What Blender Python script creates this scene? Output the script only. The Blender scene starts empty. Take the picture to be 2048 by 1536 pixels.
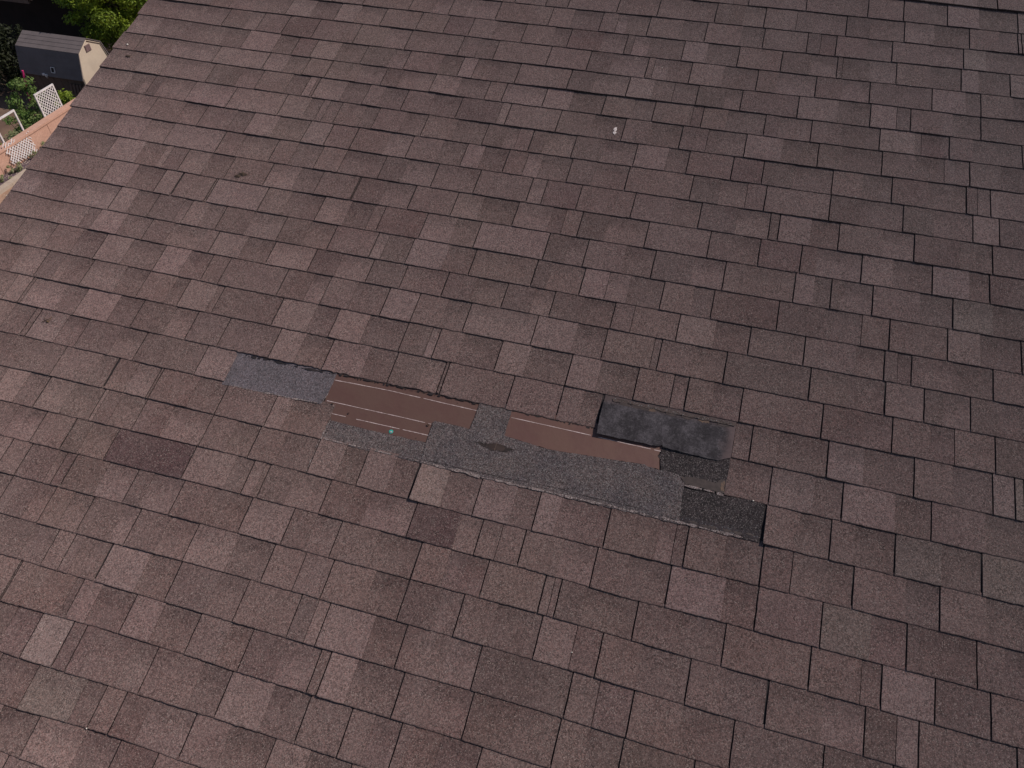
import bpy, bmesh, math, random
from mathutils import Vector, Matrix, noise
rnd = random.Random(7)
# ---- measured tables, all in metres on the roof plane (u along the courses from the rake, v up the slope) ----
LINES={
-4:[[3.979,15.0],[4.524,2.2]],
-3:[[3.349,5.0],[4.521,-2.9]],
-2:[[2.056,-10.3],[3.367,-4.6],[4.518,-4.7]],
-1:[[0.978,-10.1],[2.097,-15.1],[3.385,-10.5],[4.515,0.0]],
0:[[0.104,0.5],[0.675,-8.1],[2.136,-14.8],[3.402,-12.9],[4.512,-4.9]],
1:[[0.005,9.0],[0.742,-10.7],[1.116,-21.8],[1.638,-20.9],[2.176,-16.5],[2.768,-17.5],[3.103,-19.7],[3.419,-15.0],[3.861,-5.5],[4.333,-8.9],[4.509,-3.1]],
2:[[0.002,2.0],[0.81,-14.2],[2.217,-19.7],[3.435,-11.9],[4.506,-5.1]],
3:[[0.011,17.2],[0.869,-0.2],[2.253,-6.6],[3.451,-3.9],[4.503,3.7]],
4:[[0.009,10.9],[0.934,1.3],[2.293,-10.3],[3.469,-5.8],[4.5,6.2]],
5:[[0.005,12.4],[1.003,-6.5],[2.332,-7.2],[3.485,-2.3],[4.497,-0.6]],
6:[[0.009,3.1],[1.07,-8.3],[2.372,-9.1],[3.502,-4.3],[4.494,-1.5]],
7:[[0.009,3.5],[1.137,-12.5],[2.412,-12.1],[3.519,-5.9],[4.491,-4.0]],
8:[[0.005,2.2],[1.204,-14.3],[2.451,-9.3],[3.536,-6.6],[4.488,-3.1]],
9:[[0.004,-0.5],[1.271,-16.6],[2.492,-13.6],[3.554,-11.0],[4.485,-4.7]],
10:[[0.005,1.8],[0.3,-9.3],[1.335,-14.6],[2.531,-11.7],[3.571,-11.5],[4.482,-5.9]],
11:[[0.02,12.9],[1.393,2.4],[2.566,4.1],[3.586,-0.5],[4.479,2.6]],
12:[[0.12,7.1],[1.461,-0.8],[2.607,1.3],[3.603,1.1],[4.476,4.8]],
13:[[0.221,0.6],[1.526,-0.9],[2.646,1.6],[3.62,-0.1],[4.473,4.6]],
14:[[0.317,1.0],[1.594,-4.2],[2.687,-2.5],[3.637,-1.5],[4.47,-5.2]],
15:[[0.415,-2.2],[1.658,-1.6],[2.726,-0.9],[3.654,-3.5],[4.467,-2.5]],
16:[[0.516,-9.1],[0.765,-4.5],[1.222,-2.7],[1.532,-3.9],[1.726,-5.8],[2.001,-1.9],[2.407,1.7],[2.764,4.5],[3.248,5.3],[3.671,-3.8],[3.938,-4.7],[4.337,-3.9],[4.464,-4.6]],
17:[[0.612,-9.6],[1.788,1.4],[2.807,-7.5],[3.688,-3.8],[4.461,-6.6]],
18:[[0.705,-4.9],[1.852,6.3],[2.844,2.0],[2.999,-0.5],[3.286,-8.6],[3.574,-6.0],[3.706,-9.1],[4.458,-8.7]],
19:[[0.799,-0.8],[1.916,8.7],[2.881,11.5],[3.722,-0.9],[4.455,-1.4]],
20:[[0.897,-4.6],[1.981,9.7],[2.921,9.3],[3.738,0.6]],
21:[[0.989,1.3],[2.05,2.9],[2.961,10.0],[3.539,2.1]],
22:[[1.09,-5.1],[1.576,7.3],[1.837,5.5],[2.116,2.5],[2.459,4.8],[2.834,7.4],[3.002,5.0]],
23:[[1.192,-14.4],[2.185,-3.5]],
24:[[1.29,-17.1],[1.705,-1.0],[1.895,-3.2]],
}
EDGES={
-3:"3.249Jm 3.529Jm 3.82Jm 3.984Jm 4.097Cm 4.183Jl 4.326Cd 4.493Jl",
-2:"2.351Jm 2.609Jm 2.815Jm 2.98Cd 3.102Jd 3.241Cl 3.342Jm 3.495Fd 3.578Cm 3.728Jd 3.84Cm 3.994Jl 4.129Cd 4.283Jm 4.413Cd 4.491Jl 4.507Jd",
-1:"1.251Jm 1.518Jm 1.646Cl 1.741Jm 1.836Cl 2Jm 2.284Jm 2.401Cd 2.548Jm 2.631Fl 2.683Cd 2.789Jm 2.96Cd 3.075Jm 3.249Cd 3.354Jm 3.559Jd 3.622Fr 3.691Jm 3.836Cd 3.945Jm 4.11Cm 4.258Jg 4.356Cm",
0:"0.849Jl 0.996Cd 1.137Jl 1.258Cm 1.402Jm 1.606Jm 1.759Jr 1.894Jm 2.027Cd 2.178Jm 2.334Cd 2.416Jr 2.585Cl 2.704Jd 2.741Fl 2.821Cd 2.987Jl 3.104Cd 3.252Jm 3.454Jd 3.588Cl 3.708Jd 3.733Fd 3.854Cl 3.971Jm 4.12Cd 4.249Jl 4.325Cd 4.454Jl",
1:"0.263Cl 0.523Jd 0.659Cl 0.735Jm 0.888Jr 1.068Jm 1.307Jm 1.473Cl 1.595Jm 1.883Jm 1.977Cd 2.071Jm 2.346Jm 2.549Jd 2.664Cl 2.836Jm 2.87Fl 2.942Cd 3.047Jl 3.204Cd 3.359Jm 3.449Cl 3.624Jr 3.743Cl 3.862Jm 4.129Jl 4.271Cd 4.333Jm 4.466Cd",
2:"0.169Cd 0.416Cl 0.587Cd 0.711Jl 0.897Cd 1.008Jr 1.117Jl 1.259Cm 1.401Jd 1.551Cl 1.638Jm 1.823Cd 1.927Jl 2.004Fm 2.081Cd 2.224Jm 2.486Jd 2.609Cl 2.773Jl 2.896Cd 2.991Fd 3.102Jd 3.232Cl 3.305Jr 3.559Jl 3.736Cd 3.873Jl 3.986Fd 4.043Jm 4.221Cd 4.333Jd 4.434Cr",
3:"0.336Fl 0.602Jl 0.896Jl 1.018Cm 1.128Jm 1.255Jm 1.425Cl 1.561Jd 1.652Cl 1.822Jl 1.962Cd 2.108Jm 2.194Jl 2.396Jl 2.529Cd 2.684Jm 2.826Cd 2.922Jm 3.101Fr 3.147Jm 3.26Cd 3.427Jr 3.493Cl 3.63Jm 3.763Cd 3.921Jl 4.068Cd 4.094Fr 4.206Jm 4.303Cd 4.497Jm",
4:"0.207Jl 0.361Cl 0.634Jd 0.808Cl 0.919Jm 1.088Cd 1.183Jl 1.226Fm 1.24Jl 1.396Cd 1.516Jm 1.602Cd 1.72Jm 1.861Cd 2.003Jd 2.209Fl 2.251Jm 2.499Jm 2.664Cd 2.808Jm 2.93Cd 3.071Jm 3.191Fm 3.359Jl 3.52Cd 3.672Jm 3.774Cd 3.938Jm 4.075Cd 4.19Fm 4.289Jm 4.411Cd",
5:"0.218Fd 0.303Cl 0.348Jd 0.405Cl 0.588Jl 0.827Jl 1.115Jl 1.252Cd 1.316Jm 1.354Fm 1.418Jm 1.551Cd 1.621Jm 1.764Cd 1.873Jm 2.03Cd 2.18Jd 2.28Cl 2.338Fm 2.403Jd 2.472Cl 2.606Jd 2.744Cm 2.891Jl 3.035Cd 3.128Jm 3.321Jr 3.453Jd 3.581Cd 3.744Jm 3.744Jm 3.87Cd 3.985Jr 3.985Jr 4.131Cm 4.277Jd 4.278Jd 4.321Fm 4.37Jl",
6:"0.179Fl 0.434Jm 0.61Cl 0.732Jm 0.907Cd 0.997Jl 1.142Cd 1.306Jl 1.428Jm 1.561Jm 1.733Cl 1.847Jm 2.003Cd 2.118Jl 2.206Cd 2.321Jm 2.415Fl 2.486Cd 2.62Jd 2.733Cm 2.882Jm 3.167Jd 3.167Jd 3.29Cl 3.402Fm 3.402Fm 3.48Jm 3.481Jm 3.745Jd 3.866Cm 4.037Jd 4.159Cm 4.304Jl 4.403Jd",
7:"0.04Cl 0.187Cd 0.296Jl 0.479Cl 0.615Jl 0.907Jm 1.02Cl 1.197Jm 1.305Cd 1.435Jm 1.56Fm 1.761Jd 1.876Cl 2.021Jm 2.225Jm 2.472Jl 2.473Jl 2.54Fr 2.542Fr 2.698Jm 2.698Jm 2.938Jm 3.115Cd 3.226Jd 3.383Cl 3.515Jd 3.553Jl 3.684Cr 3.793Jm 3.966Cl 4.084Jr 4.256Cm 4.376Jm",
8:"0.086Cd 0.359Jl 0.53Cm 0.652Fl 0.687Fm 0.774Jl 0.905Cd 1.027Jm 1.234Jl 1.383Cd 1.496Jm 1.68Jd 1.686Jd 1.824Cl 1.957Jd 1.958Jm 2.162Jl 2.289Cd 2.446Jl 2.604Cd 2.665Fm 2.736Jd 2.855Cl 3.025Jm 3.286Jm 3.42Cd 3.491Jr 3.656Jr 3.72Cl 3.891Jl 4.012Cd 4.157Jl 4.294Cd 4.365Jr",
9:"0.125Fm 0.423Jl 0.568Cd 0.718Jl 0.812Jm 0.817Jm 0.993Jm 1.003Jl 1.272Jl 1.273Jm 1.398Cd 1.56Jl 1.699Cd 1.81Fm 1.86Jr 2.062Jl 2.205Cd 2.313Jl 2.622Jd 2.717Cm 2.794Jm 2.959Cd 3.08Jd 3.243Cl 3.369Jm 3.645Jl 3.722Cd 3.786Jd 3.825Cl 3.942Jm 4.117Cd 4.234Jo 4.379Cd",
10:"0.117Cd 0.293Fl 0.299Fl 0.546Jl 0.547Jl 0.65Cd 0.76Jd 0.902Cm 0.942Jl 1.034Cd 1.12Jd 1.268Cl 1.43Jd 1.554Cm 1.678Jm 1.88Jl 1.934Fd 2.048Jl 2.215Cd 2.334Jm 2.607Jd 2.675Cl 2.812Jl 2.919Fl 3.007Cd 3.143Jm 3.267Cd 3.345Jr 3.598Jd 3.771Cm 3.912Fm 4.011Jm 4.218Jl 4.335Cd 4.473Jd",
11:"0.316Fl 0.459Cd 0.521Jl 0.668Cd 0.801Jd 0.921Cl 1.088Fm 1.15Jl 1.302Cd 1.435Jl 1.638Jd 1.767Cl 1.91Jd 2.066Jm 2.253Jd 2.383Cm 2.515Jd 2.639Cl 2.718Jd 2.843Cm 2.97Jm 3.051Fm 3.231Jl 3.375Cd 3.506Jm 3.711Jm 3.9Cm 4Jd 4.049Fr 4.096Jm 4.241Cd 4.376Jd 4.376Jm",
12:"0.171Jd 0.23Cl 0.352Jm 0.501Cd 0.625Jl 0.771Cd 0.938Jl 1.072Cd 1.183Jm 1.27Jm 1.553Jd 1.683Cl 1.758Jm 1.887Cd 2.03Jl 2.167Jm 2.295Cd 2.392Jl 2.679Jl 2.846Cd 2.965Jm 3.156Fd 3.182Jm 3.313Cm 3.433Jd 3.744Jd 3.744Jm 3.884Cm 4.009Jr 4.011Jl 4.144Jd 4.21Cl 4.301Jd 4.397Cr",
13:"0.268Fl 0.399Jd 0.493Cl 0.533Cd 0.641Jl 0.818Cd 0.933Jm 1.077Cd 1.138Jl 1.281Cd 1.309Jd 1.593Jl 1.755Cd 1.855Jl 1.997Cd 2.164Jd 2.273Fl 2.307Jm 2.414Cd 2.568Jl 2.689Cd 2.855Jl 2.976Cd 3.119Jd 3.119Jm 3.257Fm 3.259Fm 3.31Jm 3.311Jm 3.409Cd 3.513Jm 3.801Jr 3.945Cm 4.042Jm 4.172Cr 4.251Fm 4.381Jd",
14:"0.325Fl 0.406Jd 0.423Fl 0.597Cd 0.697Jl 0.869Cd 0.984Jd 1.15Cl 1.253Jd 1.407Jd 1.646Jl 1.764Cm 1.886Jl 2.054Cd 2.169Jd 2.295Cl 2.375Jd 2.388Jm 2.657Jm 2.854Jm 2.94Cd 3.009Xx 3.503Ym 3.567Jm 3.666Cd 3.832Jl 3.957Cr 4.121Jm 4.248Cd 4.373Jl 4.442Jo 4.471Jm",
15:"0.513Jd 0.542Jl 0.687Cr 0.789Jd 0.959Cl 1.078Jd 1.371Jl 1.527Xx 3.504Ym 3.652Jl 3.801Cd 3.893Jl 4.068Cd 4.181Jm 4.352Cd",
16:"0.458Fd 0.759Jm 0.94Cd 1.017Jl 1.022Jm 1.119Cl 1.222Jr 1.234Jr 1.41Cm 1.536Jm 1.756Jl 1.832Cm 3.643Zm 3.766Cd 3.866Jm 3.947Cd 4.071Jo 4.219Cd 4.337Jo 4.338Jo",
17:"0.561Fl 0.672Cd 0.768Jl 0.77Jl 0.897Cd 1.034Jl 1.054Fd 1.123Cm 1.233Jr 1.363Cl 1.536Jm 1.65Cd 1.747Jl 1.748Jm 1.866Cd 1.999Vl 2.114Cd 2.2Jl 2.319Cd 2.407Wg 2.532Cd 2.654Jl 2.792Cd 2.875Jl 2.955Cm 3.13Jm 3.308Cl 3.365Fd 3.404Jm 3.535Cd 3.656Jd 3.656Jr 3.755Fm 3.756Fm 3.837Cd 3.948Jl 3.949Jm 4.113Cd 4.214Jm 4.355Cr",
18:"0.713Cl 0.843Jm 0.984Jd 1.067Cm 1.185Js 1.529Jl 1.711Cd 1.783Jl 1.833Cd 1.851Jd 1.963Cl 2.104Jr 2.272Cl 2.448Js 2.622Cl 2.701Jm 2.777Fm 2.859Jm 2.998Cl 3.116Jd 3.116Jm 3.23Cd 3.369Jm 3.37Jl 3.554Cr 3.658Jm 3.862Jo 4.014Cm 4.12Jd 4.325Jm 4.408Cd",
19:"0.862Jd 0.995Cm 1.027Jr 1.071Jd 1.222Cl 1.349Jd 1.421Cl 1.549Jm 1.68Cd 1.837Jl 2.011Jd 2.107Cl 2.202Jm 2.353Cd 2.511Jd 2.512Jm 2.623Cd 2.637Cr 2.762Jl 2.762Jm 2.966Jm 3Fm 3.022Jd 3.114Cm 3.285Jm 3.435Cd 3.573Jm 3.839Jm 3.994Fm 4.052Jl 4.207Jd 4.364Jm",
20:"0.86Jd 0.99Cm 1.061Jm 1.148Cm 1.231Jd 1.372Cl 1.436Jd 1.565Cl 1.682Jl 1.852Cd 1.994Jm 1.995Jm 2.119Fl 2.12Fm 2.226Jm 2.226Jm 2.39Cd 2.511Jd 2.637Cm 2.712Jm 2.836Cd 2.988Jl 3.109Fr 3.194Jm 3.326Cd 3.481Jm 3.594Cd 3.722Jm 3.725Jm 3.89Cl 4.012Jd 4.104Fl 4.165Jd 4.303Cm 4.435Jm",
21:"1.063Cd 1.164Jm 1.238Jm 1.284Cd 1.394Jl 1.397Jl 1.561Cd 1.683Jl 1.684Jd 1.848Cd 1.956Jm 2.161Jd 2.227Fl 2.269Jl 2.442Cd 2.554Jm 2.711Cl 2.818Jd 3.126Jm 3.217Fr 3.325Jm 3.483Cd 3.638Jd 3.903Jd",
22:"1.083Jm 1.089Jm 1.33Cd 1.357Jl 1.439Cd 1.577Jl 1.697Cd 1.837Jm 1.959Cd 2.042Jd 2.172Cl 2.297Jd 2.333Jl 2.434Cd 2.594Jm 2.717Cm 2.833Jd 3.121Jm 3.219Cd 3.321Jd 3.539Jm",
23:"1.171Cr 1.271Jg 1.4Jd 1.454Jr 1.51Cd 1.656Cl 1.741Jm 1.926Cd 2.028Jl 2.191Cd 2.317Jm 2.465Jm 2.548Cd 2.637Jm 2.774Cd 2.903Jm",
24:"1.356Jo 1.552Cd 1.625Jm 1.704Jr 1.804Cl 1.967Jm 2.1Cd 2.255Jl 2.381Cd 2.52Jm",
25:"1.447Jl 1.632Cd 1.756Jr 1.898Jm",
26:"1.409Jl",
}
FEAT={"U1":[[1.9572,-2.0172],[2.1796,-2.0062],[2.3059,-2.0052],[2.3997,-2.0058],[2.5523,-2.0034],[2.5577,-2.013],[2.5526,-2.1173],[2.4954,-2.1139],[2.4099,-2.1154],[2.4044,-2.122],[2.4057,-2.2065],[2.1705,-2.2095],[2.0116,-2.2066],[1.9562,-2.195],[1.9531,-2.1151]],"U1a":[[1.9585,-2.037],[2.1887,-2.0312],[2.5544,-2.0356]],"U1b":[[1.9618,-2.1299],[2.276,-2.1291],[2.3995,-2.1302]],"U1c":[[1.9653,-2.178],[2.061,-2.1775]],"U1d":[[2.1061,-2.1778],[2.4075,-2.1771]],"U2":[[2.6844,-2.0132],[2.6863,-2.002],[2.8083,-1.9975],[2.9062,-2.0009],[2.9982,-2.0054],[3.0307,-2.0237],[3.2551,-2.0313],[3.2578,-2.0507],[3.2534,-2.0593],[3.2613,-2.0698],[3.2695,-2.1098],[3.224,-2.1086],[3.2137,-2.1022],[3.1192,-2.1101],[2.8655,-2.1273],[2.6912,-2.1253]],"U2a":[[2.6928,-2.0343],[2.8421,-2.0345],[3.0004,-2.0361]],"U2b":[[3.0289,-2.037],[3.2611,-2.0389]],"BLUE":[[1.5134,-2.0127],[1.9584,-2.0203],[1.9419,-2.1513],[1.5412,-2.1578]],"BLUEedge":[[1.5422,-2.1599],[1.7242,-2.1546],[1.9403,-2.1472]],"P1edge":[[2.019,-2.2771],[2.2022,-2.2777],[2.4013,-2.2794]],"P2edge":[[2.41,-2.2875],[2.7663,-2.2909],[3.2494,-2.288],[3.6339,-2.2844]],"P1left":[[2.0101,-2.208],[2.0007,-2.2942],[1.9957,-2.4227]],"cut16L":[[2.006,-2.1981],[2.001,-2.2899]],"flap":[[3.0183,-1.884],[3.1408,-1.8705],[3.5034,-1.8832],[3.5054,-1.9462],[3.507,-2.0056],[3.4615,-2.0274],[3.3542,-2.0275],[3.2582,-2.023],[3.2173,-2.0252],[3.0223,-2.0283]],"D1":[[3.2595,-2.0302],[3.5031,-2.009],[3.5047,-2.1438],[3.3645,-2.1425],[3.3369,-2.1105],[3.2734,-2.1113]],"D2":[[3.363,-2.1596],[3.5064,-2.1552],[3.6438,-2.153],[3.6405,-2.2872],[3.3689,-2.2846]],"spot":[[2.6364,-2.1695],[2.642,-2.1552],[2.6681,-2.1438],[2.7035,-2.1482],[2.7121,-2.1616],[2.6928,-2.179],[2.6543,-2.1806]],"spotR":[[2.5748,-2.1609],[2.5985,-2.1578],[2.642,-2.1552],[2.7101,-2.1544],[2.7355,-2.1585],[2.7109,-2.1747],[2.6543,-2.1806],[2.612,-2.1701]],"dot":[[2.2578,-2.1968]],"nail1":[[1.9903,-2.1378]],"nail2":[[2.0683,-2.1621]],"nail3":[[2.3894,-2.1379]],"flapTopDashes":[[3.0961,-1.8846],[3.1385,-1.8828],[3.1671,-1.884],[3.1951,-1.8828],[3.2273,-1.879],[3.2701,-1.8837],[3.3257,-1.8837],[3.39,-1.8832],[3.4624,-1.8811]],"D2dashes":[[3.4165,-2.2727],[3.4558,-2.2765],[3.4811,-2.2747],[3.5318,-2.2733],[3.5655,-2.273],[3.6068,-2.268]],"D1tan":[[3.3942,-2.1352],[3.4422,-2.133],[3.4907,-2.1068],[3.4982,-2.1288]],"drop":[[2.7721,-0.5236]],"leaf":[[1.1063,-1.119]],"twig":[[0.6037,-2.0524]],"peb":[[0.0664,-0.3788],[0.1146,-0.4618],[0.0995,-0.4682]],"pebs":[[3.6033,-2.1481],[2.879,-0.0805],[2.9102,-0.0788],[3.8453,-0.7141],[1.3934,-3.221],[1.6278,-3.4358],[0.6345,-2.0972],[0.6386,-2.1523],[3.11,-2.7973],[4.0367,-0.0078],[3.377,-0.2956]],"crack":[[2.7609,-2.2715],[2.8441,-2.265],[2.9141,-2.2649],[3.0213,-2.27],[3.1299,-2.2694],[3.2256,-2.2678]]}
CAM_M=[[0.960152, -0.200286, 0.194917], [0.279477, 0.68809, -0.669645], [-0.0, 0.697436, 0.716647]]
CAM_P=[3.2157, -3.7248, 1.474]
PITCH=0.313584
FPX=1475.98
# ------------------------------------------------------------------ camera, sky, sun, exposure
scene = bpy.context.scene
C = scene.collection
H0 = 10.026                      # height of the roof origin above the lower yard
EXP = 0.143                      # shingle exposure
camd = bpy.data.cameras.new('camera'); cam = bpy.data.objects.new('camera', camd); C.objects.link(cam)
camd.sensor_fit = 'HORIZONTAL'; camd.sensor_width = 36.0; camd.lens = 36.0*FPX/2048.0
camd.clip_start = 0.05; camd.clip_end = 600
cam.matrix_world = Matrix([CAM_M[0]+[CAM_P[0]], CAM_M[1]+[CAM_P[1]], CAM_M[2]+[CAM_P[2]+H0], [0,0,0,1]])
scene.camera = cam
scene.render.resolution_x = 1024; scene.render.resolution_y = 768

SUN_EL, SUN_AZ = math.radians(47), math.radians(27)      # azimuth measured from +X towards +Y
sd = Vector((math.cos(SUN_EL)*math.cos(SUN_AZ), math.cos(SUN_EL)*math.sin(SUN_AZ), math.sin(SUN_EL)))
world = bpy.data.worlds.new("World"); scene.world = world; world.use_nodes = True
wn = world.node_tree.nodes; wl = world.node_tree.links
bgn = wn['Background']; bgn.inputs['Strength'].default_value = 0.085
sky = wn.new('ShaderNodeTexSky'); sky.sky_type = 'NISHITA'; sky.sun_disc = False
sky.sun_elevation = SUN_EL; sky.sun_rotation = math.pi/2 - SUN_AZ
wl.new(sky.outputs[0], bgn.inputs['Color'])
sunl = bpy.data.lights.new('sun', 'SUN'); sunl.energy = 4.0; sunl.angle = math.radians(0.5); sunl.color = (1.0, 0.93, 0.84)
sun = bpy.data.objects.new('sun', sunl); C.objects.link(sun)
sun.rotation_euler = (-sd).to_track_quat('-Z', 'Y').to_euler(); sun.location = sd*40
scene.view_settings.view_transform = 'Standard'; scene.view_settings.look = 'None'
scene.view_settings.gamma = 1.0; scene.view_settings.exposure = 0.24

# ------------------------------------------------------------------ material helpers
def newmat(name, rough=0.9, diff_rough=0.0):
    m = bpy.data.materials.new(name); m.use_nodes = True
    nt = m.node_tree; b = nt.nodes['Principled BSDF']
    b.inputs['Roughness'].default_value = rough
    b.inputs['Specular IOR Level'].default_value = 0.25
    b.inputs['Diffuse Roughness'].default_value = diff_rough
    return m, nt, b
class G:
    """tiny node-graph helper"""
    def __init__(s, nt): s.nt = nt
    def n(s, t, **kw):
        x = s.nt.nodes.new(t)
        for k, v in kw.items(): setattr(x, k, v)
        return x
    def link(s, a, b): s.nt.links.new(a, b)
    def val(s, sock, v):
        if hasattr(v, 'is_linked') or hasattr(v, 'links'): s.link(v, sock)
        else: sock.default_value = v
    def math(s, op, a, b=0.0, c=None, clamp=False):
        x = s.n('ShaderNodeMath', operation=op); x.use_clamp = clamp
        s.val(x.inputs[0], a); s.val(x.inputs[1], b)
        if c is not None: s.val(x.inputs[2], c)
        return x.outputs[0]
    def ramp(s, v, a, b, o0=0.0, o1=1.0, smooth=True):
        x = s.n('ShaderNodeMapRange'); x.interpolation_type = 'SMOOTHSTEP' if smooth else 'LINEAR'
        s.val(x.inputs[0], v); x.inputs[1].default_value = a; x.inputs[2].default_value = b
        x.inputs[3].default_value = o0; x.inputs[4].default_value = o1
        return x.outputs[0]
    def mix(s, f, a, b, blend='MIX'):
        x = s.n('ShaderNodeMix', data_type='RGBA', blend_type=blend)
        s.val(x.inputs[0], f)
        for sk, v in ((x.inputs[6], a), (x.inputs[7], b)):
            if isinstance(v, tuple): sk.default_value = (v[0], v[1], v[2], 1)
            else: s.link(v, sk)
        return x.outputs[2]
    def noise(s, co, scale, detail=3.0, rough=0.55, out=0):
        x = s.n('ShaderNodeTexNoise'); s.link(co, x.inputs['Vector'])
        x.inputs['Scale'].default_value = scale; x.inputs['Detail'].default_value = detail; x.inputs['Roughness'].default_value = rough
        return x.outputs[out]
    def vor(s, co, scale, out='Color', feature='F1'):
        x = s.n('ShaderNodeTexVoronoi', feature=feature); s.link(co, x.inputs['Vector']); x.inputs['Scale'].default_value = scale
        return x.outputs[out]
    def obj(s): return s.n('ShaderNodeTexCoord').outputs['Object']
    def bump(s, h, dist, strength, b):
        x = s.n('ShaderNodeBump'); s.link(h, x.inputs['Height']); x.inputs['Distance'].default_value = dist; x.inputs['Strength'].default_value = strength
        s.link(x.outputs[0], b.inputs['Normal'])
    def sep(s, c):
        x = s.n('ShaderNodeSeparateColor'); s.link(c, x.inputs[0]); return x.outputs

def granules(g, base, co, lo=0.42, hi=1.62, flecks=0.07, fleck_col=(.34,.27,.24), s1=420.0, s2=215.0):
    """mineral granules: every cell its own brightness, a few pale and a few dark ones"""
    c1 = g.sep(g.vor(co, s1)); c2 = g.sep(g.vor(co, s2))
    k = g.math('ADD', g.math('MULTIPLY', c1[0], 0.5), g.math('MULTIPLY', c2[1], 0.5))
    k = g.ramp(k, 0.15, 0.85, lo, hi, smooth=False)
    kk = g.n('ShaderNodeCombineColor'); [g.link(k, kk.inputs[i]) for i in range(3)]
    col = g.mix(1.0, base, kk.outputs[0], 'MULTIPLY')
    # slight hue scatter between reddish and greyish granules
    hue = g.mix(c1[2], (1.12, .95, .90), (.88, 1.04, 1.08))
    col = g.mix(0.7, col, hue, 'MULTIPLY')
    fl = g.math('GREATER_THAN', c1[1], 1.0-flecks)
    col = g.mix(g.math('MULTIPLY', fl, 0.5), col, fleck_col)
    h = g.math('ADD', c1[0], c2[1])
    return col, h

def mat_shingle():
    m, nt, b = newmat('granulated_shingle', 0.95, 1.0); g = G(nt); co = g.obj()
    at = g.n('ShaderNodeAttribute', attribute_name='tone'); bd = g.n('ShaderNodeAttribute', attribute_name='band')
    uvn = g.n('ShaderNodeUVMap'); sx = g.n('ShaderNodeSeparateXYZ'); g.link(uvn.outputs[0], sx.inputs[0])
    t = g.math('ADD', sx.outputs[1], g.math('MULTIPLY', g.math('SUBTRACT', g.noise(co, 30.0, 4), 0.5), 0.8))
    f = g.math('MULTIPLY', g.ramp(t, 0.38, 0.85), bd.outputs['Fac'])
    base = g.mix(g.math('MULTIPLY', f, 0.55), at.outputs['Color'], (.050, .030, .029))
    # broad, soft colour drift: greenish-tan, violet and pinkish areas
    n1 = g.noise(co, 1.1, 4); n2 = g.noise(co, 6.5, 4, 0.6); n3 = g.noise(co, 28.0, 3, 0.6)
    base = g.mix(g.ramp(n1, .45, .70, 0, .06), base, (.14, .115, .075))
    base = g.mix(g.ramp(n2, .50, .78, 0, .22), base, (.098, .066, .066))
    mp = g.n('ShaderNodeMapping'); mp.inputs['Scale'].default_value = (7.0, .9, 1.0); g.link(co, mp.inputs[0])
    st = g.noise(mp.outputs[0], 1.0, 5, .65)
    base = g.mix(g.ramp(st, .52, .78, 0, .32), base, (.070,.044,.044)); base = g.mix(g.ramp(st, .46, .25, 0, .25), base, (.165,.120,.116))
    v = g.math('ADD', g.math('MULTIPLY', n2, .30), g.math('MULTIPLY', n3, .34)); v = g.math('ADD', v, 0.68)
    vv = g.n('ShaderNodeCombineColor'); [g.link(v, vv.inputs[i]) for i in range(3)]
    base = g.mix(1.0, base, vv.outputs[0], 'MULTIPLY')
    sc_ = g.noise(co, 21.0, 5, .7)
    base = g.mix(g.ramp(sc_, .62, .76, 0, .5), base, (.060,.038,.036))       # scuffs where granules are gone
    dr = g.noise(co, 3.3, 3, .6)
    base = g.mix(g.ramp(dr, .60, .42, 0, .16), base, (.19,.135,.125))        # granule drifts
    col, h = granules(g, base, co)
    soft = g.ramp(g.noise(co, 13.0, 3, .6), .35, .65, 0, .32)
    col = g.mix(soft, col, base)
    # dark line along the lower edge
    e = g.ramp(sx.outputs[1], 0.0, 0.035, 0.5, 0.0)
    col = g.mix(e, col, (.03, .02, .02))
    g.link(col, b.inputs['Base Color']); g.bump(h, 0.0011, 0.75, b)
    return m
def mat_granule(name, base, lo=.5, hi=1.55, flecks=.06, fleck=(.30,.29,.30), patch=None, bump=.7):
    m, nt, b = newmat(name, 0.95, 1.0); g = G(nt); co = g.obj()
    n2 = g.noise(co, 9.0, 4, .6)
    bs = g.mix(g.ramp(n2, .35, .7), base, patch or tuple(c*1.25 for c in base))
    col, h = granules(g, bs, co, lo, hi, flecks, fleck)
    g.link(col, b.inputs['Base Color']); g.bump(h, 0.0011, bump, b)
    return m
def mat_mottle(name, a, b_, scale=8.0, rough=.85, bump=0.0, lo=.35, hi=.65, fine=None):
    m, nt, b = newmat(name, rough); g = G(nt); co = g.obj()
    n = g.noise(co, scale, 5, .62)
    col = g.mix(g.ramp(n, lo, hi), a, b_)
    if fine:
        f = g.noise(co, scale*fine, 3, .7)
        col = g.mix(g.ramp(f, .3, .75, 0, .5), col, tuple(c*.55 for c in a))
    g.link(col, b.inputs['Base Color'])
    if bump: g.bump(n, bump, .6, b)
    return m
M = {}
M['shingle'] = mat_shingle()
M['headlap'] = mat_granule('unweathered_grey_granules', (.086,.0645,.063), .36, 1.75, .10, (.30,.27,.26), (.064,.050,.053))
M['bluegrey'] = mat_granule('bluish_grey_granules', (.088,.073,.080), .5, 1.45, .06, (.25,.22,.24), (.108,.088,.098))
M['black'] = mat_granule('black_granules', (.026,.019,.020), .3, 1.7, .13, (.24,.20,.19), (.036,.026,.027))
M['chalk'] = mat_granule('chalky_dust_line', (.15,.115,.110), .3, 2.0, .25, (.46,.39,.37), (.085,.062,.060))
M['deck'] = mat_mottle('roof_deck_board', (.12,.07,.045), (.16,.10,.06), 5)
M['asphalt'] = mat_mottle('bare_asphalt', (.012,.009,.010), (.022,.016,.016), 60)
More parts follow.
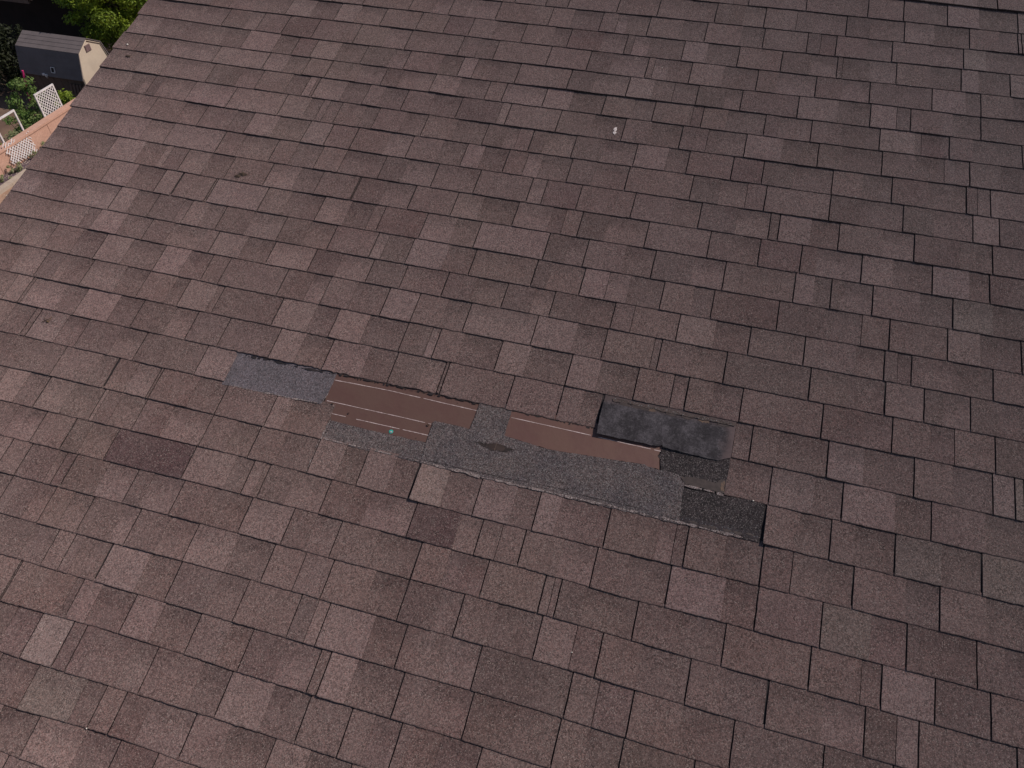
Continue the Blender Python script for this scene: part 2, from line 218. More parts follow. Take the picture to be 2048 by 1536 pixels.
M['printline'] = mat_mottle('printed_white_line', (.40,.31,.30), (.26,.19,.18), 90)
M['stain'] = mat_mottle('brown_stain', (.026,.016,.014), (.036,.023,.020), 40)
M['tan'] = mat_mottle('tan_adhesive_smear', (.105,.066,.046), (.062,.042,.035), 60)
M['sealant'] = mat_mottle('old_sealant', (.026,.017,.016), (.040,.027,.025), 70, .6)
M['teal'] = mat_mottle('teal_plastic', (.02,.22,.20), (.03,.32,.27), 300, .4)
M['nail'] = mat_mottle('rusty_nail', (.03,.018,.014), (.06,.03,.02), 300, .5)
M['dirtywhite'] = mat_mottle('bird_lime', (.50,.44,.43), (.28,.22,.21), 160)
M['pebble'] = mat_mottle('pale_pebble', (.62,.58,.52), (.45,.40,.34), 200)
M['leafdry'] = mat_mottle('dry_leaf', (.035,.022,.016), (.06,.038,.024), 90)
M['twig'] = mat_mottle('dry_twig', (.05,.028,.02), (.10,.06,.03), 90)
def mat_underlay(nm, base_a, base_b):
    m, nt, b = newmat(nm, 0.6); g = G(nt); co = g.obj()
    n = g.noise(co, 7.0, 4, .6); n2 = g.noise(co, 30.0, 4, .6)
    col = g.mix(g.ramp(n, .35, .68), base_a, base_b)
    col = g.mix(g.ramp(n2, .45, .8, 0, .30), col, (.085,.050,.036))
    mp = g.n('ShaderNodeMapping'); mp.inputs['Scale'].default_value = (6, 60, 1); g.link(co, mp.inputs[0])
    st = g.noise(mp.outputs[0], 1.0, 4, .7); col = g.mix(g.ramp(st, .55, .8, 0, .14), col, (.12,.085,.072))
    n3 = g.noise(co, 110.0, 2)
    col = g.mix(g.ramp(n3, .62, .8, 0, .35), col, (.05,.03,.026))
    g.link(col, b.inputs['Base Color']); g.bump(n2, .003, .35, b)
    b.inputs['Specular IOR Level'].default_value = .3
    return m
M['underlay'] = mat_underlay('brown_underlayment', (.082,.043,.034), (.076,.036,.030))
M['underlay2'] = mat_underlay('paler_brown_underlayment', (.092,.046,.036), (.082,.038,.032))
def mat_flap():
    m, nt, b = newmat('torn_shingle_backing', .9, .6); g = G(nt); co = g.obj()
    n = g.noise(co, 16.0, 5, .65); n2 = g.noise(co, 60.0, 4, .7)
    col = g.mix(g.ramp(n, .38, .68), (.020,.016,.019), (.056,.047,.053))
    col = g.mix(g.ramp(n2, .45, .75, 0, .6), col, (.086,.074,.080))
    c1 = g.sep(g.vor(co, 330.0)); 
    k = g.ramp(c1[0], 0, 1, .6, 1.4, smooth=False); kk = g.n('ShaderNodeCombineColor'); [g.link(k, kk.inputs[i]) for i in range(3)]
    col = g.mix(1.0, col, kk.outputs[0], 'MULTIPLY')
    sxy = g.n('ShaderNodeSeparateXYZ'); g.link(co, sxy.inputs[0])
    fr = g.math('ADD', sxy.outputs[0], g.math('MULTIPLY', g.math('SUBTRACT', n, .5), .10))
    col = g.mix(g.ramp(fr, 3.455, 3.51), col, (.095,.064,.064))
    fr2 = g.math('ADD', sxy.outputs[1], g.math('MULTIPLY', g.math('SUBTRACT', n2, .5), .03))
    col = g.mix(g.ramp(fr2, -1.900, -1.872, 0, .75), col, (.080,.054,.052))
    g.link(col, b.inputs['Base Color']); g.bump(n2, .003, .5, b)
    return m
M['flap'] = mat_flap()

# ------------------------------------------------------------------ object helpers
def link(o, parent=None):
    C.objects.link(o)
    if parent: o.parent = parent
    return o
def mesh(name, vs, fs, mat, parent=None, smooth=False):
    me = bpy.data.meshes.new(name); me.from_pydata([tuple(v) for v in vs], [], fs); me.update()
    me.materials.append(mat)
    if smooth: me.polygons.foreach_set('use_smooth', [True]*len(me.polygons))
    return link(bpy.data.objects.new(name, me), parent)
def tag(o, label=None, cat=None, group=None, kind=None):
    if label: o['label'] = label
    if cat: o['category'] = cat
    if group: o['group'] = group
    if kind: o['kind'] = kind
    return o
def empty(name, loc=(0,0,0), rot=(0,0,0), parent=None):
    o = bpy.data.objects.new(name, None); o.location = loc; o.rotation_euler = rot; o.empty_display_size = .2
    return link(o, parent)
class MB:
    def __init__(s): s.v = []; s.f = []
    def box(s, a, b, M_=None):
        x0,y0,z0 = a; x1,y1,z1 = b; n = len(s.v)
        p = [(x0,y0,z0),(x1,y0,z0),(x1,y1,z0),(x0,y1,z0),(x0,y0,z1),(x1,y0,z1),(x1,y1,z1),(x0,y1,z1)]
        if M_ is not None: p = [tuple(M_ @ Vector(q)) for q in p]
        s.v += p; s.f += [(n+i for i in q) for q in ((0,3,2,1),(4,5,6,7),(0,1,5,4),(1,2,6,5),(2,3,7,6),(3,0,4,7))]
        s.f[-6:] = [tuple(q) for q in s.f[-6:]]
        return s
    def quad(s, *p):
        n = len(s.v); s.v += [tuple(q) for q in p]; s.f.append(tuple(range(n, n+len(p)))); return s
    def tube(s, pts, r, seg=6, cap=True):
        n0 = len(s.v); P = [Vector(p) for p in pts]; R = r if isinstance(r, (list,tuple)) else [r]*len(P)
        for i, p in enumerate(P):
            d = (P[min(i+1,len(P)-1)]-P[max(i-1,0)]).normalized()
            a = d.cross(Vector((0,0,1)) if abs(d.z) < .9 else Vector((1,0,0))).normalized(); b = d.cross(a)
            for k in range(seg):
                t = 2*math.pi*k/seg; s.v.append(tuple(p+(a*math.cos(t)+b*math.sin(t))*R[i]))
        for i in range(len(P)-1):
            for k in range(seg):
                s.f.append((n0+i*seg+k, n0+i*seg+(k+1)%seg, n0+(i+1)*seg+(k+1)%seg, n0+(i+1)*seg+k))
        if cap:
            s.f.append(tuple(n0+k for k in range(seg))[::-1]); s.f.append(tuple(n0+(len(P)-1)*seg+k for k in range(seg)))
        return s
    def build(s, name, mat, parent=None, smooth=False): return mesh(name, s.v, s.f, mat, parent, smooth)

def vn(x, y=0.0, z=0.0): return noise.noise(Vector((x, y, z)))       # about -0.5..0.5, gradient noise

# ------------------------------------------------------------------ THE HOUSE AND ITS ROOF
RW = 9.2; K0, K1 = -15, 30
house = empty('house', (0, 0, 0))
tag(house, 'two-storey house under a brown laminated shingle roof with torn patch exposing brown underlayment', 'house')

def off(i, u):
    a = LINES.get(i)
    if not a: return 0.0
    if u <= a[0][0]: o = a[0][1]
    elif u >= a[-1][0]: o = a[-1][1]
    else:
        for (u0,o0),(u1,o1) in zip(a, a[1:]):
            if u <= u1:
                t = (u-u0)/(u1-u0); t = t*t*(3-2*t); o = o0+(o1-o0)*t; break
    return o/1000
def line_v(i, u):
    amp = 1.0
    if i == 14 and 1.5 < u < 3.02: amp = 2.6
    return -i*EXP + off(i, u) + amp*(0.0011*vn(u*9, i*3.7) + 0.0018*vn(u*60, i*5.1) + 0.0014*vn(u*190, i*1.3))
TONES = {'l': (.146,.093,.087), 'm': (.118,.0725,.067), 'd': (.095,.0585,.0545), 'r': (.098,.0565,.0535), 'g': (.160,.109,.100), 'o': (.126,.087,.078), 's': (.064,.035,.036)}
def parse(k):
    import re
    out = []
    for w in EDGES.get(k, '').split():
        mt = re.match(r'([\d.]+)([A-Z])([a-z])', w); out.append((float(mt.group(1)), mt.group(2), mt.group(3)))
    return out
def segments(k):
    """list of (u0, u1, edge type at u0, tone, level) with level 1 for raised teeth, 0 for the layer between them"""
    r = random.Random(900+k); e = parse(k); rake = -0.016+0.015*r.random()
    def filler(a, b):
        o = []; u = a
        while u < b-0.09:
            w = r.uniform(.07,.19); o.append((u, r.choice('JJJF') , r.choice('lmmd'))); u += w
            if u < b-0.06 and r.random() < .7: o.append((u, 'C', r.choice('mdd'))); u += r.uniform(.05,.14)
        return o
    if not e: e = filler(r.uniform(.05,.25), RW)
    else:
        u0 = e[0][0]
        if u0 > 0.32: e = [x for x in filler(.12, u0) if x[0] < u0-.05] + e
        e = e + filler(e[-1][0]+r.uniform(.16,.26), RW)
    segs = []; cur = rake; typ = 'S'; tone = r.choice('mlm'); lev = 0
    for (u, t, c) in e + [(RW, 'E', 'm')]:
        segs.append((cur, u, typ, tone, lev)); cur = u; typ = t; tone = c
        lev = 0 if t in 'CY' else 1 if t in 'JWZV' else (lev if r.random() < .5 else 1-lev)
        if t == 'F': lev = lev
    return segs
SKIP = {14: (3.0183, 3.505), 15: (1.5134, 3.5035), 16: (2.003, 3.642)}
GAP = 0.0052
vs, fs, uvs, tones, bands = [], [], [], [], []
TR = [0.0, 0.0, .05, .2, .42, .64, .84, 1.0, 1.07]      # rows: skirt foot, edge, ... , tucked under the next course
def add_seg(k, ua, ub, typ, tone, lev, r):
    infr = -0.1 < ua < 4.9 and -6 < k < 27
    step = .014 if infr else .15
    n = max(1, int(math.ceil((ub-ua)/step)))
    base = Vector(TONES[tone])
    if typ == 'C': base = base.lerp(Vector(TONES['m']), .45)
    j = 1+r.uniform(-.06,.06)
    if not infr: j *= r.uniform(.8,1.1)
    col = (base.x*j*(1+r.uniform(-.02,.02)), base.y*j, base.z*j*(1+r.uniform(-.02,.02)))
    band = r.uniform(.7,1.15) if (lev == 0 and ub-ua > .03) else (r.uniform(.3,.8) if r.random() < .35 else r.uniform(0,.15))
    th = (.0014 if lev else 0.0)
    lift = 0.0
    if typ == 'W': lift = .0065
    if typ == 'Z': lift = .008
    if typ == 'J' and r.random() < .16: lift = r.uniform(.0006,.0024)
    gl = GAP*r.uniform(.8,1.1)*(1.0 if ua < 1.2 else .95 if ua < 2.2 else .95 if ua < 3 else .92) if typ in 'JWZV' else .0018 if typ == 'F' else 0.0
    if typ == 'W': gl = .0095
    if typ == 'Z': gl = .0100
    n0 = len(vs); rows = len(TR); cols = n+3
    us = [ua+gl]+[ua+gl+(ub-ua-gl-(.0004))*i/n for i in range(n+1)]+[ub-.0004]
    for ci, u in enumerate(us):
        skirt_c = ci in (0, cols-1)
        for ri, t in enumerate(TR):
            uu = u
            if ci <= 1: uu += .0012*vn(k*3.1+t*6, ua*7)
            if ci >= cols-2: uu += .0012*vn(k*3.1+t*6, ub*7)
            vb = line_v(k, uu); vt = line_v(k-1, uu)
            v = vb+(vt-vb)*t
            wb = .0052 + .0030*max(0, vn(uu*2.3, k*9.1)-.12)*2.2
            if k == 2 and 2.1 < uu < 3.4: wb += .0048*math.sin((uu-2.1)/1.3*math.pi)
            if k == -4 and uu > 3.9: wb += .007
            if k == 0 and uu < 1.4: wb += .001
            w = wb*(1-min(t,1))+.0015*min(t,1)+th+lift*max(0, 1-(uu-ua)/.09)*(1-.8*min(t,1))
            w += .0004*vn(uu*30, v*30)
            if ri == 0 or skirt_c: w = -.001
            vs.append((uu, v, w))
    for ci in range(cols-1):
        for ri in range(rows-1):
            a = n0+ci*rows+ri; fs.append((a, a+rows, a+rows+1, a+1))
            for q, (cc, rr) in enumerate(((ci,ri),(ci+1,ri),(ci+1,ri+1),(ci,ri+1))):
                uvs.append((us[cc], min(1, TR[rr]))); 
            cut = ci == 0 or ci == cols-2 or ri == 0
            tones.append((.016,.010,.010) if cut else col); bands.append(0.0 if cut else band)
for k in range(K0, K1+1):
    r = random.Random(5000+k)
    for (ua, ub, typ, tone, lev) in segments(k):
        if k in SKIP:
            a, b = SKIP[k]
            if ua >= a-.004 and ub <= b+.004: continue
            if ua < a < ub: ub = a
            if ua < b < ub: ua = b; typ = 'J'
            if typ in 'XY' and ua < b-.01: continue
        if typ in 'XY': typ = 'C'
        if ub-ua < .006: continue
        add_seg(k, ua, ub, typ, tone, lev, r)
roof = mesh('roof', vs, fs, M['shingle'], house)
roof.location = (0, 0, H0); roof.rotation_euler = (PITCH, 0, 0)
me = roof.data
ul = me.uv_layers.new(name='UVMap'); ul.data.foreach_set('uv', [c for q in uvs for c in q])
ta = me.attributes.new('tone', 'FLOAT_COLOR', 'FACE'); ta.data.foreach_set('color', [x for c in tones for x in (c[0],c[1],c[2],1.0)])
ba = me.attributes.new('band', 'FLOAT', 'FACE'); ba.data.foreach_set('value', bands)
tag(roof, 'brown laminated shingles in overlapping courses')

# boards under the shingles, rake trim, far slope, walls
VR = -(K0-1)*EXP; VE = -K1*EXP
mb = MB(); mb.box((0.0, VE+.01, -.03), (RW, VR, -.0015)); mb.build('deck', M['deck'], roof)
mb = MB(); mb.box((0.0, VE+.01, -.0012), (RW, VR, .0003)); mb.build('shingle_mat', M['asphalt'], roof)
M['trim'] = mat_mottle('painted_trim', (.16,.11,.085), (.20,.14,.11), 4)
M['stucco'] = mat_mottle('tan_stucco', (.42,.33,.25), (.37,.29,.22), 3, .95, .01)
mb = MB(); mb.box((.004, VE+.02, -.19), (.038, VR, -.031)); mb.build('rake_board', M['trim'], roof)
mb = MB(); mb.box((-.003, VE+.015, -.040),(.0032, VR, -.0018)); mb.build('drip_edge', M['trim'], roof)
mb = MB(); mb.box((.04, VE-.002, -.19), (RW-.02, VE+.028, -.032)); mb.build('fascia', M['trim'], roof)
ry, rz = VR*math.cos(PITCH), VR*math.sin(PITCH)+H0
ey, ez = VE*math.cos(PITCH), VE*math.sin(PITCH)+H0
by = ry+(ry-ey)
mesh('far_roof_slope', [(0,ry+.003,rz),(RW,ry+.003,rz),(RW,by,ez),(0,by,ez),(0,ry+.003,rz-.06),(RW,ry+.003,rz-.06),(RW,by,ez-.06),(0,by,ez-.06)],
     [(0,1,2,3),(7,6,5,4),(0,3,7,4),(1,5,6,2),(3,2,6,7),(0,4,5,1)], mat_granule('plain_shingle', TONES['m']), house)
gx0, gx1, gy0, gy1 = .35, RW-.35, ey+.45, by-.45
def slope_z(y): return H0+math.tan(PITCH)*(y if y < ry else 2*ry-y)-.10
pv = [(gy0,.9),(gy1,.9),(gy1,slope_z(gy1)-.1),(ry,slope_z(ry)-.1),(gy0,slope_z(gy0)-.1)]
mesh('wall', [(gx0,y,z) for y,z in pv]+[(gx1,y,z) for y,z in pv],
     [(0,4,3,2,1),(5,6,7,8,9)]+[(i,(i+1)%5,5+(i+1)%5,5+i) for i in range(5)], M['stucco'], house)

# ---- exposed layers inside the torn patch
def poly_plate(name, pts, w, mat, parent, thick=None, edge=.0, sub=.012, wfun=None, noise_amp=.0016, seed=0):
    """a thin plate lying on the roof: ragged outline, tessellated top, skirt down to the deck"""
    P = []
    for (a, b) in zip(pts, pts[1:]+pts[:1]):
        L_ = math.dist(a, b); n = max(1, int(L_/sub))
        for i in range(n):
            t = i/n; x = a[0]+(b[0]-a[0])*t; y = a[1]+(b[1]-a[1])*t
            P.append((x+noise_amp*2*vn(x*170, y*170, seed), y+noise_amp*2*vn(x*170, y*170, seed+9)))
    bm = bmesh.new(); vv = [bm.verts.new((x, y, 0)) for x, y in P]
    f = bm.faces.new(vv); 
    if f.calc_area() and f.normal.z < 0: f.normal_flip()
    ar = 0
    for (x0,y0),(x1,y1) in zip(P, P[1:]+P[:1]): ar += x0*y1-x1*y0
    bmesh.ops.triangulate(bm, faces=bm.faces[:])
    if wfun: 
        x0,x1 = min(p[0] for p in P), max(p[0] for p in P); y0,y1 = min(p[1] for p in P), max(p[1] for p in P)
        for i in range(1, int((x1-x0)/.03)): bmesh.ops.bisect_plane(bm, geom=bm.verts[:]+bm.edges[:]+bm.faces[:], plane_co=(x0+i*.03,0,0), plane_no=(1,0,0))
        for i in range(1, int((y1-y0)/.03)): bmesh.ops.bisect_plane(bm, geom=bm.verts[:]+bm.edges[:]+bm.faces[:], plane_co=(0,y0+i*.03,0), plane_no=(0,1,0))
    fc = bm.faces[:]
    for q in fc:
        q.normal_update()
        if q.normal.z < 0: q.normal_flip()
    be = [e for e in bm.edges if e.is_boundary]
    ret = bmesh.ops.extrude_edge_only(bm, edges=be)
    low = {v for v in ret['geom'] if isinstance(v, bmesh.types.BMVert)}
    for v in bm.verts:
        z = wfun(v.co.x, v.co.y) if wfun else w
        v.co.z = (z-thick if thick else -.001) if v in low else z
    if thick:
        pass
    bmesh.ops.recalc_face_normals(bm, faces=bm.faces[:])
    me = bpy.data.meshes.new(name); bm.to_mesh(me); bm.free(); me.materials.append(mat)
    return link(bpy.data.objects.new(name, me), parent)
def ribbon(name, pts, width, w, mat, parent, amp=.0, seed=0, step=.012, dash=None):
    V, F = [], []; r = random.Random(seed); run = 0
    for (a, b) in zip(pts, pts[1:]):
        d = Vector((b[0]-a[0], b[1]-a[1])); L_ = d.length; d.normalize(); nn = Vector((-d.y, d.x)); n = max(1, int(L_/step))
        for i in range(n+(1 if b == pts[-1] else 0)):
            t = i/n; x = a[0]+(b[0]-a[0])*t; y = a[1]+(b[1]-a[1])*t
            hw = width/2*(1+amp*2*vn(x*40, seed, y*40)); o = amp*width*.8*vn(x*13, seed+3)
            V.append((x+nn.x*(hw+o), y+nn.y*(hw+o), w)); V.append((x-nn.x*(hw-o), y-nn.y*(hw-o), w))
    for i in range(len(V)//2-1):
        if dash and r.random() < dash: continue
        F.append((2*i, 2*i+1, 2*i+3, 2*i+2))
    return mesh(name, V, F, mat, parent)

FT = FEAT
u1 = poly_plate('exposed_underlayment', FT['U1'][:-1]+[[1.958,-1.99]] if False else [[1.955,-1.985]]+[[2.56,-1.985]]+FT['U1'][5:-1]+[FT['U1'][-1]], .0012, M['underlay'], roof, seed=1)
tag(u1, 'wide patch of bare brown underlayment with three printed white lines')
for q in ('U1a','U1b','U1c','U1d'): ribbon('printed_line', FT[q], .0026, .0018, M['printline'], u1, .35, len(q)+ord(q[-1]), dash=.03)
u2 = poly_plate('exposed_underlayment', [[2.675,-1.985],[3.03,-1.985]]+[[3.27,-2.0]]+FT['U2'][8:-2]+[[2.8655,-2.1273],[2.6865,-2.1120]], .0044, M['underlay2'], roof, seed=2)
tag(u2, 'long narrow strip of bare brown underlayment beside the dark flap')
for q in ('U2a','U2b'): ribbon('printed_line', FT[q], .0025, .0049, M['printline'], u2, .35, ord(q[-1]), dash=.02)
bl = poly_plate('exposed_shingle_headlap', [[1.508,-2.160],[1.507,-1.985],[1.9578,-1.985],[1.9545,-2.10],[1.9425,-2.151]], .0032, M['bluegrey'], roof, seed=3)
tag(bl, 'bluish grey strip of unweathered shingle at the left end of the torn patch')
hp1 = poly_plate('exposed_shingle_headlap', [[1.996,-2.290],[2.006,-2.196],[2.0116,-2.2066],[2.1705,-2.2095],[2.4075,-2.2075],[2.412,-2.290]], .0028, M['headlap'], roof, seed=4)
tag(hp1, 'short grey granule strip below the wide underlayment patch')
hp2 = poly_plate('exposed_shingle_headlap', [[2.4095,-2.291],[2.4057,-2.2065],[2.4044,-2.122],[2.4104,-2.1154],[2.4954,-2.1139],[2.5526,-2.1173],[2.5577,-2.013],[2.5577,-1.985],[2.6866,-1.985],[2.6866,-2.1125],
   [2.8655,-2.1275],[3.1192,-2.1103],[3.2137,-2.1024],[3.224,-2.1088],[3.2705,-2.1098],[3.2734,-2.1113],[3.3369,-2.1105],[3.3645,-2.1425],[3.364,-2.1596],[3.369,-2.2846],[3.369,-2.291]], .0046, M['headlap'], roof, seed=5)
tag(hp2, 'long grey unweathered strip of shingle along the middle of the torn patch')
d1 = poly_plate('exposed_shingle_headlap', [[3.262,-1.985],[3.508,-1.985],[3.5047,-2.146],[3.3645,-2.1425],[3.3369,-2.1105],[3.2734,-2.1113],[3.2655,-2.0698],[3.2545,-2.06],[3.262,-2.045]], .0040, M['black'], roof, seed=6)
tag(d1, 'black granule patch under the lower edge of the dark flap')
d2 = poly_plate('exposed_shingle_headlap', [[3.364,-2.1590],[3.44,-2.1545],[3.5064,-2.153],[3.55,-2.150],[3.645,-2.135],[3.6425,-2.289],[3.3692,-2.289]], .0044, M['black'], roof, seed=7)
tag(d2, 'black granule rectangle at the right end of the torn patch')
# brown strip and tan smear on the black patch, pale broken edge
poly_plate('adhesive_smear', [[3.345,-2.1185],[3.40,-2.108],[3.47,-2.112],[3.478,-2.10],[3.5015,-2.092],[3.5035,-2.143],[3.42,-2.1418],[3.368,-2.1415]], .0046, M['sealant'], d1, sub=.006, noise_amp=.002, seed=8)
poly_plate('adhesive_smear', [[3.487,-2.105],[3.499,-2.097],[3.5025,-2.138],[3.490,-2.136]], .0050, M['tan'], d1, sub=.004, noise_amp=.0018, seed=9)
ribbon('chalk_line', [[3.366,-2.1480],[3.42,-2.1455],[3.503,-2.1495]], .007, .0050, M['chalk'], d1, .8, 21, .006, .06)
# chalky lines where weathered granules begin
ribbon('chalk_line', [[1.5432,-2.1590],[1.7242,-2.1556],[1.9403,-2.1490]], .0036, .0048, M['chalk'], bl, 1.0, 31, .006, .10)
ribbon('chalk_line', [[2.012,-2.2850],[2.2022,-2.2840],[2.4040,-2.2850]], .0036, .0048, M['chalk'], hp1, .9, 32, .006, .10)
ribbon('chalk_line', [[1.9555,-2.10],[1.9425,-2.150]], .0030, .0040, M['chalk'], bl, .9, 36, .006, .1)
def edge_line():
    pts = [[2.414,-2.2855],[2.60,-2.2885],[2.7663,-2.2890],[3.0,-2.2862],[3.2494,-2.2850],[3.45,-2.2850],[3.6339,-2.2855]]
    ribbon('chalk_line', pts, .0068, .0056, M['chalk'], hp2, .8, 33, .006, .03)
edge_line()
ribbon('chalk_line', [[2.0085,-2.205],[2.0000,-2.29],[1.9995,-2.33],[1.9990,-2.425]], .0022, .0072, M['chalk'], hp1, .8, 44, .006, .12)
ribbon('cracked_edge', [[2.42,-2.2765],[2.60,-2.2745],[2.76,-2.2722],[2.8441,-2.267],[2.95,-2.265],[3.0213,-2.27],[3.1299,-2.2694],[3.235,-2.2672]], .0022, .0050, M['asphalt'], hp2, .9, 34, .006, .10)
ribbon('torn_edge', [[2.0095,-2.205],[2.003,-2.29]], .0024, .0056, M['chalk'], hp1, .8, 35, .006, .1)
for i, (a, b, vv_) in enumerate(((1.97,2.56,-2.0085),(2.69,3.01,-2.0065),(1.55,1.95,-2.0150))):
    pts = [[a+(b-a)*t/8, vv_+.0035*vn(t*1.7, i*5)] for t in range(9)]
    ribbon('torn_fringe', pts, .0042, .0052, M['asphalt'], (u1, u2, bl)[i], 1.6, 60+i, .006, .30)
# sealant dots
for k, (x, y) in enumerate(FT['D2dashes']): poly_plate('sealant_strip', [[x-.017,y-.002],[x-.006,y+.004],[x+.012,y+.003],[x+.019,y-.002],[x+.004,y-.005]], .0050, M['sealant'], d2, sub=.004, noise_amp=.0022, seed=50+k)
poly_plate('worn_band', [[3.372,-2.262],[3.43,-2.257],[3.52,-2.262],[3.60,-2.254],[3.637,-2.252],[3.637,-2.280],[3.50,-2.281],[3.372,-2.281]], .0047, M['stain2'] if 'stain2' in M else mat_granule('worn_charcoal', (.036,.027,.029), .55,1.5,.04), d2, sub=.005, noise_amp=.004, seed=70)
sp = poly_plate('oil_stain', FT['spotR'], .0049, mat_granule('dark_oily_granules', (.028,.020,.019), .5, 1.5, .03), hp2, sub=.006, noise_amp=.004, seed=60)
poly_plate('hole', [[2.640,-2.162],[2.655,-2.150],[2.69,-2.150],[2.706,-2.160],[2.70,-2.172],[2.67,-2.178],[2.648,-2.173]], .0052, M['stain'], hp2, sub=.006, noise_amp=.001, seed=61)
ribbon('scratch', [[2.667,-2.178],[2.668,-2.147]], .003, .0056, M['tan'], hp2, .6, 62)
# the folded, lifted piece of torn shingle
def flapw(x, y):
    X = min(1, max(0, (x-3.018)/.487)); Y = min(1, max(0, (y+2.030)/.155))
    return .0040*min(1, (1-Y)*5) + .0030 + .0120*(1-X)**1.1*(1-Y)**.8 + .0035*(1-X)*math.sin(Y*3.1) + .0014*(1-Y)*vn(x*14, y*14)
fl = poly_plate('torn_shingle_flap', [[3.0215,-2.0285],[3.0170,-1.96],[3.0185,-1.845],[3.14,-1.845],[3.508,-1.845],[3.5066,-2.0065],[3.4615,-2.0275],[3.3542,-2.0275],[3.2642,-2.0232],[3.262,-2.0165],[3.2473,-2.0252],[3.12,-2.028]], .01, M['flap'], roof, thick=.0026, wfun=flapw, noise_amp=.0012, seed=11)
tag(fl, 'lifted charcoal flap of torn shingle with mottled grey backing')
for k, (x, y) in enumerate(FT['flapTopDashes']):
    mt = M['tan'] if k in (3, 7) else M['sealant']; L_ = .019+.009*vn(k*3.3, 1)
    poly_plate('sealant_strip', [[x-L_,y+.003],[x-L_*.4,y+.007],[x+L_,y+.003],[x+L_*1.1,y-.006],[x,y-.008],[x-L_*.9,y-.004]], flapw(x,y)+.0016, mt, fl, sub=.004, noise_amp=.0022, seed=80+k)
ribbon('adhesive_haze', [[3.05,-1.8755],[3.2,-1.8745],[3.35,-1.8750],[3.505,-1.8735]], .012, .0078, M['shingle'] if False else mat_granule('worn_brown_granules', (.070,.050,.045), .6,1.5), fl, .5, 90, .008)
for q_, (hx, hy) in enumerate(((2.05,-2.018),(2.31,-2.028),(2.47,-2.022),(2.13,-2.195),(2.36,-2.20))):
    poly_plate('nail_hole', [[hx-.002,hy-.001],[hx,hy+.002],[hx+.0025,hy],[hx,hy-.002]], .0016, M['asphalt'], u1, sub=.002, seed=q_)
for q, s_ in (('nail1',.0032),('nail2',.0022),('nail3',.0034)):
    x, y = FT[q][0]
    mb = MB(); mb.tube([(x,y,.0012),(x,y,.0042),(x,y,.0046)], [s_*.5,s_*.5,s_], 8); mb.tube([(x,y,.0046),(x,y,.0056)], [s_*1.5,s_*1.3], 10)
    mb.build('roofing_nail', M['nail'], u1)
x, y = FT['dot'][0]; y += .001
mb = MB(); mb.tube([(x,y,.0014),(x,y,.0026)], [.0085,.0078], 14); mb.tube([(x,y,.0030),(x,y,.0040)], [.004,.0035], 10)
cn = mb.build('cap_nail', M['teal'], u1); cn['label'] = 'teal plastic cap nail'
poly_plate('worn_patch', [[x-.003,y-.001],[x+.004,y+.002],[x+.006,y-.003],[x,y-.005]], .0044, M['printline'], cn, thick=.0003, sub=.003, seed=3)

# ------------------------------------------------------------------ loose things lying on the roof
def on_roof(u, v, w=0.0):
    c, s = math.cos(PITCH), math.sin(PITCH)
    return (u, v*c-w*s, v*s+w*c+H0)
def scrap(name, label, cat, u, v, mat, parts, w=.0065, group=None):
    """small irregular thing lying flat on the shingles, tilted with the roof"""
    mb = MB()
    for p in parts: p(mb)
    o = mb.build(name, mat); o.location = on_roof(u, v, w); o.rotation_euler = (PITCH, 0, 0)
    return tag(o, label, cat, group)
def blob(cx, cy, rx, ry_, h, seed, n=14):
    def f(mb):
        n0 = len(mb.v); mb.v.append((cx, cy, h))
        for k in range(n):
            a = 2*math.pi*k/n; q = 1+.9*vn(math.cos(a)*2+seed, math.sin(a)*2, seed); mb.v.append((cx+rx*q*math.cos(a), cy+ry_*q*math.sin(a), h*.25))
        for k in range(n): mb.f.append((n0, n0+1+k, n0+1+(k+1)%n))
    return f
def stick(p, q, r):
    return lambda mb: mb.tube([p, ((p[0]+q[0])/2+.002, (p[1]+q[1])/2, .003), q], [r, r*.9, r*.6], 5)
u, v = FT['drop'][0]
scrap('bird_dropping', 'small white bird dropping on the upper middle of the roof', 'bird dropping', u, v, M['dirtywhite'], [blob(0,.010,.008,.012,.0016,1), blob(.002,-.010,.009,.011,.0014,2)])
u, v = FT['leaf'][0]
scrap('dead_leaf', 'dark curled dead leaf lying on the upper left shingles', 'leaf', u, v, M['leafdry'], [blob(.008,.008,.022,.010,.006,3), blob(-.012,-.008,.016,.010,.005,4)], .007)
u, v = FT['twig'][0]
scrap('dry_twig', 'broken twig scraps near the left edge of the photo', 'twig', u, v, M['twig'], [stick((-.02,-.012,.001),(.012,.012,.004),.0016), stick((-.024,.006,.001),(.0,.002,.004),.0013), stick((.008,.02,.001),(.012,-.004,.003),.0014), blob(.004,-.006,.008,.005,.003,6)], .007)
u, v = FT['peb'][1]
scrap('dead_leaf', 'small dark leaf scrap beside the rake edge below the white pebble', 'leaf', u, v, M['leafdry'], [blob(0,.0,.016,.006,.004,8), blob(.012,.002,.009,.003,.003,9)], .007)
PL = ['white pebble beside the rake edge near the top left', 'tiny pale pebble on the black granule rectangle', 'tiny pale pebble, left one of the pair on the upper middle courses', 'tiny pale pebble, right one of the pair on the upper middle courses',
      'tiny pale pebble on the right side halfway up', 'tiny pale pebble on the light shingle in the lower left', 'white pebble on a seam in the lower left corner', 'tiny pebble just below the broken twig scraps',
      'tiny pebble lowest below the broken twig scraps', 'tiny pebble below the torn patch in the lower middle', 'tiny pebble at a seam in the upper right', 'tiny pebble right of the top middle']
